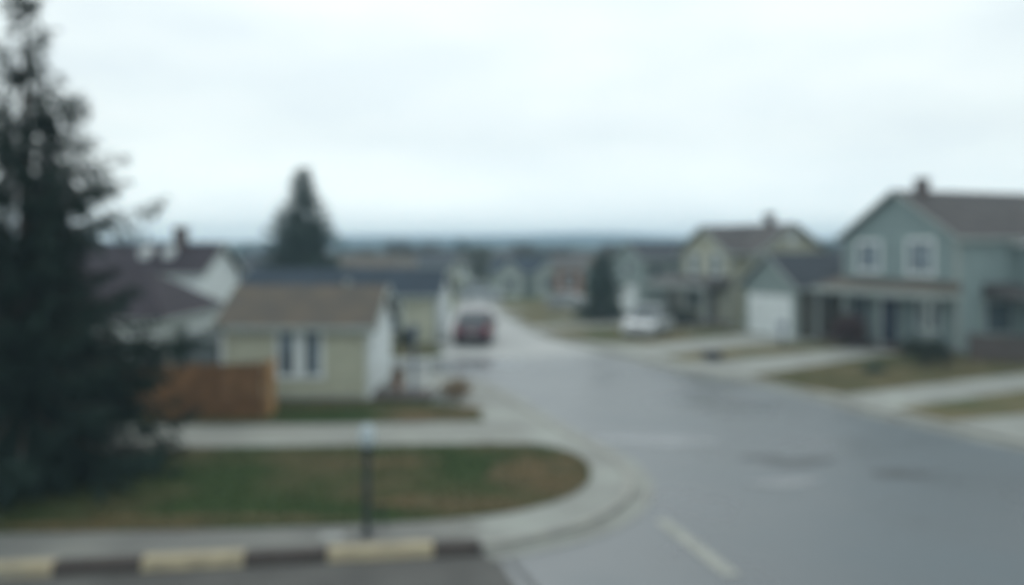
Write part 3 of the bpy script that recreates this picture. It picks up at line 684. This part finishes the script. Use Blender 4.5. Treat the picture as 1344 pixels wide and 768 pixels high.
# ------------------------------------------------------------ cars
def car(name, label, loc, rz, paint, L=4.5, Wd=1.8, Hh=1.45, kind='sedan', simple=False, group=None, cat='car'):
    """nose toward -Y of local frame"""
    t = thing(name, label, cat, loc, rz, group)
    hw = Wd / 2; wr = .33; zb = .22
    yf = -L / 2; yr = L / 2; af = yf + .85; ar = yr - .85
    belt = .92 if kind == 'sedan' else 1.05
    hood = .78 if kind == 'sedan' else .98
    pr = [(yf + .02, zb + .08), (yf, .5), (yf + .08, hood - .1), (yf + .3, hood), (yf + L * .26, belt)]
    pr += [(yr - (L * .15 if kind == 'sedan' else .12), belt + (.02 if kind == 'sedan' else 0)), (yr - .04, belt - .08), (yr, .55), (yr - .03, zb + .08), (yr - .12, zb)]
    def arch(c):
        return [(c + (wr + .06) * math.cos(a), zb + .02 + (wr + .06) * math.sin(a)) for a in [math.pi * i / 8 for i in range(9)]]
    pr += arch(ar) + arch(af) + [(yf + .12, zb)]
    b = MB()
    n = len(pr); secs = [(-hw, .0), (-hw + .0, 0), (hw, 0)]
    def sec(x, k):
        return [Vector((x, y * k, z)) for y, z in pr]
    xs = [(-hw + .0, .985), (-hw * .82, 1.0), (hw * .82, 1.0), (hw, .985)]
    vs = [v for x, k in xs for v in sec(x, k)]
    fs = [(i * n + j, i * n + (j + 1) % n, (i + 1) * n + (j + 1) % n, (i + 1) * n + j) for i in range(3) for j in range(n)]
    fs += [tuple(range(n))[::-1], tuple(range(3 * n, 4 * n))]
    b.add(vs, fs); body = b.build('body', paint, t)
    # greenhouse
    if kind == 'sedan': ys = (yf + L * .27, yf + L * .43, yr - L * .30, yr - L * .16)
    else: ys = (yf + L * .25, yf + L * .38, yr - .85, yr - .2)
    zt = Hh - .06; wt = hw * .76; wb = hw * .95
    def ring(y0, y1, w, z): return [Vector((-w, y0, z)), Vector((w, y0, z)), Vector((w, y1, z)), Vector((-w, y1, z))]
    g = MB(); g.add(ring(ys[0], ys[3], wb, belt - .02) + ring(ys[1], ys[2], wt, zt), [(0, 1, 5, 4), (1, 2, 6, 5), (2, 3, 7, 6), (3, 0, 4, 7), (4, 5, 6, 7), (0, 3, 2, 1)])
    g.build('glass', M['carglass'], t)
    r = MB(); r.box(-wt - .02, wt + .02, ys[1] - .05, ys[2] + .05, zt + .002, Hh)
    r.build('roof_panel', paint, t, bevel=.02)
    def pillar(*a):
        p = MB(); p.tube(*a); p.build('pillar', paint, t)
    for sx in (-1, 1):
        for (ya, yb) in ((ys[0], ys[1]), (ys[3], ys[2])):
            pillar([(sx * (wb - .01), ya, belt - .02), (sx * (wt), yb, zt + .01)], [.045, .04], 6)
        ym = (ys[1] + ys[2]) / 2; pillar([(sx * (wb + .0), ym, belt - .02), (sx * (wt + .01), ym, zt)], [.035, .03], 6)
    for sx in (-1, 1):
        for yc in (af, ar):
            w = MB(); w.tube([(sx * (hw - .2), yc, wr), (sx * (hw - .02), yc, wr), (sx * (hw), yc, wr)], [wr, wr, wr - .04], 20); wo = w.build('wheel', M['rubber'], t)
            q = MB(); q.tube([(sx * (hw + .001), yc, wr), (sx * (hw + .012), yc, wr)], [wr * .62, wr * .5], 14); q.build('rim', M['cargrey'], wo)
    if not simple:
        for sx in (-1, 1):
            h_ = MB(); h_.box(sx * hw * .72 - .2, sx * hw * .72 + .2, yf - .015, yf + .12, hood - .26, hood - .12); h_.build('headlight', M['headl'], t, bevel=.02)
            l_ = MB()
            if kind == 'sedan': l_.box(sx * hw * .72 - .2, sx * hw * .72 + .2, yr - .12, yr + .01, belt - .3, belt - .14)
            else: l_.box(sx * (hw * .87) - .09, sx * (hw * .87) + .09, yr - .12, yr + .012, belt - .38, belt - .02)
            l_.build('tail_light', M['tail'], t, bevel=.015)
            m_ = MB(); m_.box(sx * (hw + .09) - .1, sx * (hw + .09) + .1, ys[0] + .12, ys[0] + .2, belt + .0, belt + .13); m_.build('mirror', paint, t, bevel=.02)
        bb = MB(); bb.box(-hw + .04, hw - .04, yr - .14, yr + .05, zb - .02, .5); bb.build('rear_bumper', M['rubber'] if kind != 'sedan' else paint, t, bevel=.03)
        bb = MB(); bb.box(-hw + .04, hw - .04, yf - .05, yf + .14, zb - .02, .46); bb.build('front_bumper', M['rubber'] if kind != 'sedan' else paint, t, bevel=.03)
        bb = MB(); bb.box(-.26, .26, yr + .013, yr + .025, .62, .74); bb.build('number_plate', M['plate'], t)
        bb = MB(); bb.box(-.45, .45, yf - .02, yf + .03, hood - .28, hood - .14); bb.build('grille', M['rubber'], t)
    return t
car('parked_car', 'dark red hatchback seen from behind beside the white wall of the navy roofed house', at(622, 455, 0) + Vector((0, 2.1, .006)), R(177), M['carred'], 4.3, 1.84, 1.68, 'suv')
car('parked_car', 'white car on the grass edge in front of the grey and beige houses', atd(851, 50.0, .12), R(-26), M['carwhite'], 4.1, 1.75, 1.6, 'sedan')
car('parked_van', 'pale silver van far down the pale street', atd(630, 84), R(80), M['cargrey'], 4.2, 1.85, 1.75, 'suv', cat='van')
car('parked_car', 'small pale car far off in front of the terracotta house', atd(746, 72, .1), R(75), M['cargrey'], 2.9*1.2, 1.6, 1.3, 'sedan')

# ------------------------------------------------------------ distant houses, trees
def farhouse(label, px, Y, w, d, he, hr, mw, mr, rz=0, axis='x', group=None, wins=2, frontgables=0):
    t = thing('distant_house', label, 'house', atd(px, Y), R(rz), group)
    b = MB(); wallbody(b, -w / 2, w / 2, 0, d, he, hr, axis); b.build('wall', mw, t)
    gableroof(t, -w / 2, w / 2, 0, d, he, hr, axis, .3, mr, M['trim'])
    for i in range(frontgables):
        xc = -w / 2 + w * (i + .5) / max(frontgables, 1) ; b = MB(); wallbody(b, xc - 1.3, xc + 1.3, -1, d / 2, he - .1, he + (hr - he) * .75, 'y'); b.build('front_gable', M['farpale'], t)
        gableroof(t, xc - 1.3, xc + 1.3, -1, d / 2, he - .1, he + (hr - he) * .75, 'y', .2, mr, M['trim'], ext=(-1.2, d / 2))
        window(t, 'f', xc, -1, 1.4, .9, 1.0, M['trim'], 0)
    if not frontgables:
        for i in range(wins): window(t, 'f', -w / 2 + w * (i + .5) / wins, 0, he * .55, 1.0, 1.0, M['white'], 0)
    return t
farhouse('far low house with navy roof and two white front gables', 695, 90, 7.6, 7, 2.4, 4.0, M['greengrey'], M['roof_navy'], -4, frontgables=2)
farhouse('far terracotta house right of the white gabled house', 747, 88, 2.8, 6, 3.0, 4.0, M['terra'], M['roof_brown2'], -4, wins=1)
rnd = random.Random(42)
mws = [M['beige'], M['whitewall'], M['greengrey'], M['beige2'], M['taupe']]; mrs = [M['roof_brown'], M['roof_slate'], M['roof_navy'], M['roof_brown2']]
spots = [(335, 66), (455, 88), (500, 100), (545, 118), (585, 140), (660, 150), (725, 130), (640, 190), (700, 210), (780, 110), (560, 220), (830, 180), (610, 260), (760, 250), (480, 170), (350, 130), (870, 120), (1095, 110), (420, 240), (680, 310), (530, 330), (800, 320)]
for i, (px, Y) in enumerate(spots):
    farhouse('small hazy house in the distance before the hills', px, Y, rnd.uniform(7, 11), 7, 2.5, rnd.uniform(3.7, 4.3), rnd.choice(mws), rnd.choice(mrs), rnd.uniform(-25, 25), group='distant houses in the haze')
# distant trees: a few kinds, copied
def roundtree(name, label, h, r, seed, m, group):
    rnd = random.Random(seed); t = thing(name, label, 'tree', (0, 0, 0), 0, group)
    b = MB(); b.tube([(0, 0, 0), (0.1, 0, h * .4), (0, 0, h * .8)], [h * .03, h * .02, .03], 6)
    fo = MB(); V = fo.v; Fc = fo.f; cl = []
    for i in range(18):
        a = rnd.uniform(0, 6.28); z = rnd.uniform(.35, .95); rr = r * math.sqrt(max(.05, 1 - ((z - .62) / .42) ** 2)) * rnd.uniform(.4, .9)
        e = Vector((math.cos(a) * rr, math.sin(a) * rr, z * h)); cl.append(e); b.tube([(0, 0, h * .35), e * .6 + Vector((0, 0, h * .1)), e], [.06, .03, .01], 4)
    b.build('trunk', M['bark'], t)
    for i in range(1500):
        c = rnd.choice(cl); p = c + Vector((rnd.gauss(0, r * .2), rnd.gauss(0, r * .2), rnd.gauss(0, h * .06)))
        u = Vector((rnd.gauss(0, 1), rnd.gauss(0, 1), rnd.gauss(0, 1))).normalized() * .22; w = u.cross(Vector((rnd.gauss(0, 1), 1, rnd.gauss(0, 1)))).normalized() * .1
        o = len(V); V.extend([tuple(p - u), tuple(p + w), tuple(p + u), tuple(p - w)]); Fc.append((o, o + 1, o + 2, o + 3))
    fo.mi = [0] * len(Fc); fo.build('crown', m, t); return t
GL = 'distant trees among the houses'
LBR = 'rounded leafy tree hazy among the distant houses'; LBC = 'small pointed conifer hazy among the distant houses'; LBB = 'grey leafless tree hazy among the distant houses'
pa = roundtree('round_tree', LBR, 5.0, 2.0, 1, M['farleaf'], GL); pa.location = atd(628, 98)
pb = conifer('conifer_tree', LBC, atd(604, 190), 7.0, 1.9, 31, M['needle2'], whorls=16, per=7, spr=.5, group=GL)
pc = roundtree('bare_tree', LBB, 5.5, 2.3, 2, M['twig'], GL); pc.location = atd(520, 112)
rnd = random.Random(8)
for i in range(95):
    Y = 95 + 330 * rnd.random() ** 1.3; px = rnd.uniform(300, 1130)
    if 560 < px < 660 and Y < 110: Y += 60
    s = rnd.uniform(.6, 1.0) * (1 if Y < 150 else 1.1); k = rnd.random()
    src, lb_ = ((pa, LBR) if k < .4 else (pb, LBC) if k < .55 else (pc, LBB))
    copy_thing(src, atd(px, Y), rnd.uniform(0, 6.28), lb_, GL, (s, s, s))
# distant wood, read as a mass
rnd = random.Random(77); fo = MB(); V = fo.v; Fc = fo.f
for i in range(900):
    Y = rnd.uniform(430, 840); x = rnd.uniform(-.62, .62) * Y; h = rnd.uniform(5, 8.5)
    for k in range(28):
        p = Vector((x + rnd.gauss(0, 2.4), Y + rnd.gauss(0, 2.4), abs(rnd.gauss(h * .5, h * .22)))); u = Vector((rnd.gauss(0, 1), rnd.gauss(0, 1), rnd.gauss(0, 1))).normalized() * 1.1; w = u.cross(Vector((rnd.gauss(0, 1), 1, rnd.gauss(0, 1)))).normalized() * .8
        o = len(V); V.extend([tuple(p - u), tuple(p + w), tuple(p + u), tuple(p - w)]); Fc.append((o, o + 1, o + 2, o + 3))
fo.mi = [0] * len(Fc); tag(fo.build('distant_wood', M['farleaf']), 'hazy far woodland before the hills', 'woodland', kind='stuff')
# hills
b = MB(); nx, ny = 90, 14; vs = []
for j in range(ny + 1):
    for i in range(nx + 1):
        x = -1100 + 2200 * i / nx; y = 850 + 250 * j / ny
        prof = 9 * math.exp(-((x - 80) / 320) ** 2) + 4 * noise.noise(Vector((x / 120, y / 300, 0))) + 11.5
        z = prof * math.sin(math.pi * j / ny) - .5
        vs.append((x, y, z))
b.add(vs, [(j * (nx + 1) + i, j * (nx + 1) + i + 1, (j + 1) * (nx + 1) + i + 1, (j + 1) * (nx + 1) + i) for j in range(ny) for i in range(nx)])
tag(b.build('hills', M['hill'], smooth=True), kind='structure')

# ------------------------------------------------------------ haze
b = MB(); b.box(-1150, 1150, -40, 1130, -1.03, 27)
hz = b.build('haze', []); m = bpy.data.materials.new('haze'); m.use_nodes = True; N = m.node_tree.nodes; N.clear()
out = N.new('ShaderNodeOutputMaterial'); pv = N.new('ShaderNodeVolumePrincipled')
pv.inputs['Color'].default_value = (.60, .82, 1.0, 1); pv.inputs['Density'].default_value = .0011; pv.inputs['Anisotropy'].default_value = 0
m.node_tree.links.new(pv.outputs[0], out.inputs['Volume']); hz.data.materials.append(m); tag(hz, kind='stuff')

# ------------------------------------------------------------ world, sun, camera
SUN_EL = R(42); SUN_AZ = R(0)   # sun hidden by cloud, ahead of the camera
w = bpy.data.worlds.new('World'); S.world = w; w.use_nodes = True
N = w.node_tree.nodes; L = w.node_tree.links; bg = N['Background']; bg.inputs['Strength'].default_value = .1
sky = N.new('ShaderNodeTexSky'); sky.sky_type = 'NISHITA'; sky.sun_disc = False; sky.sun_elevation = SUN_EL; sky.sun_rotation = SUN_AZ; sky.dust_density = 3
tc = N.new('ShaderNodeTexCoord')
mp = N.new('ShaderNodeMapping'); mp.inputs['Scale'].default_value = (1.9, 1.9, 6.0); mp.inputs['Location'].default_value = (3.1, .4, 1.2)
L.new(tc.outputs['Generated'], mp.inputs['Vector'])
nz = N.new('ShaderNodeTexNoise'); nz.inputs['Scale'].default_value = 1.5; nz.inputs['Detail'].default_value = 4; nz.inputs['Roughness'].default_value = .5
L.new(mp.outputs[0], nz.inputs['Vector'])
rp = N.new('ShaderNodeValToRGB'); rp.color_ramp.elements[0].position = .34; rp.color_ramp.elements[1].position = .60
rp.color_ramp.elements[0].color = (.765, .865, .90, 1); rp.color_ramp.elements[1].color = (.90, .99, .99, 1)
L.new(nz.outputs['Fac'], rp.inputs['Fac'])
# cloud brighter towards the hidden sun
dt = N.new('ShaderNodeVectorMath'); dt.operation = 'DOT_PRODUCT'
sd = Vector((0, math.cos(R(12)), math.sin(R(12)))); dt.inputs[1].default_value = sd
L.new(tc.outputs['Generated'], dt.inputs[0])
mr = N.new('ShaderNodeMapRange'); mr.inputs['From Min'].default_value = .80; mr.inputs['From Max'].default_value = 1; mr.inputs['To Min'].default_value = 10.4; mr.inputs['To Max'].default_value = 11.7
L.new(dt.outputs['Value'], mr.inputs['Value'])
sz = N.new('ShaderNodeSeparateXYZ'); L.new(tc.outputs['Generated'], sz.inputs[0])
mh = N.new('ShaderNodeMapRange'); mh.inputs['From Min'].default_value = .0; mh.inputs['From Max'].default_value = .12; mh.inputs['To Min'].default_value = 1.35; mh.inputs['To Max'].default_value = 1.0
L.new(sz.outputs['Z'], mh.inputs['Value'])
mm = N.new('ShaderNodeMath'); mm.operation = 'MULTIPLY'; L.new(mr.outputs[0], mm.inputs[0]); L.new(mh.outputs[0], mm.inputs[1])
vm = N.new('ShaderNodeVectorMath'); vm.operation = 'SCALE'; L.new(rp.outputs['Color'], vm.inputs[0]); L.new(mm.outputs[0], vm.inputs['Scale'])
mx = N.new('ShaderNodeMix'); mx.data_type = 'RGBA'; mx.inputs[0].default_value = .92
L.new(sky.outputs[0], mx.inputs[6]); L.new(vm.outputs[0], mx.inputs[7]); L.new(mx.outputs[2], bg.inputs['Color'])
sl = bpy.data.lights.new('sun', 'SUN'); sl.energy = .5; sl.angle = R(25); sl.color = (1, .98, .94)
so = bpy.data.objects.new('sun', sl); COL.objects.link(so)
dirv = -Vector((math.sin(SUN_AZ) * math.cos(SUN_EL), math.cos(SUN_AZ) * math.cos(SUN_EL), math.sin(SUN_EL)))
so.rotation_euler = dirv.to_track_quat('-Z', 'Y').to_euler(); so.location = (0, 30, 50)
cd = bpy.data.cameras.new('camera'); co = bpy.data.objects.new('camera', cd); COL.objects.link(co); S.camera = co
co.location = (0, 0, H); co.rotation_euler = (math.pi / 2, 0, 0)
cd.sensor_width = 36; cd.lens = F / 1344 * 36; cd.shift_y = -(384 - HY) / 1344
cd.clip_start = .05; cd.clip_end = 6000
cd.dof.use_dof = True; cd.dof.focus_distance = .6; cd.dof.aperture_fstop = 2.8
S.view_settings.view_transform = 'Standard'; S.view_settings.look = 'None'; S.view_settings.exposure = 0; S.view_settings.gamma = 1
S.view_settings.use_curve_mapping = False
S.render.engine = 'CYCLES'
S.cycles.volume_bounces = 1
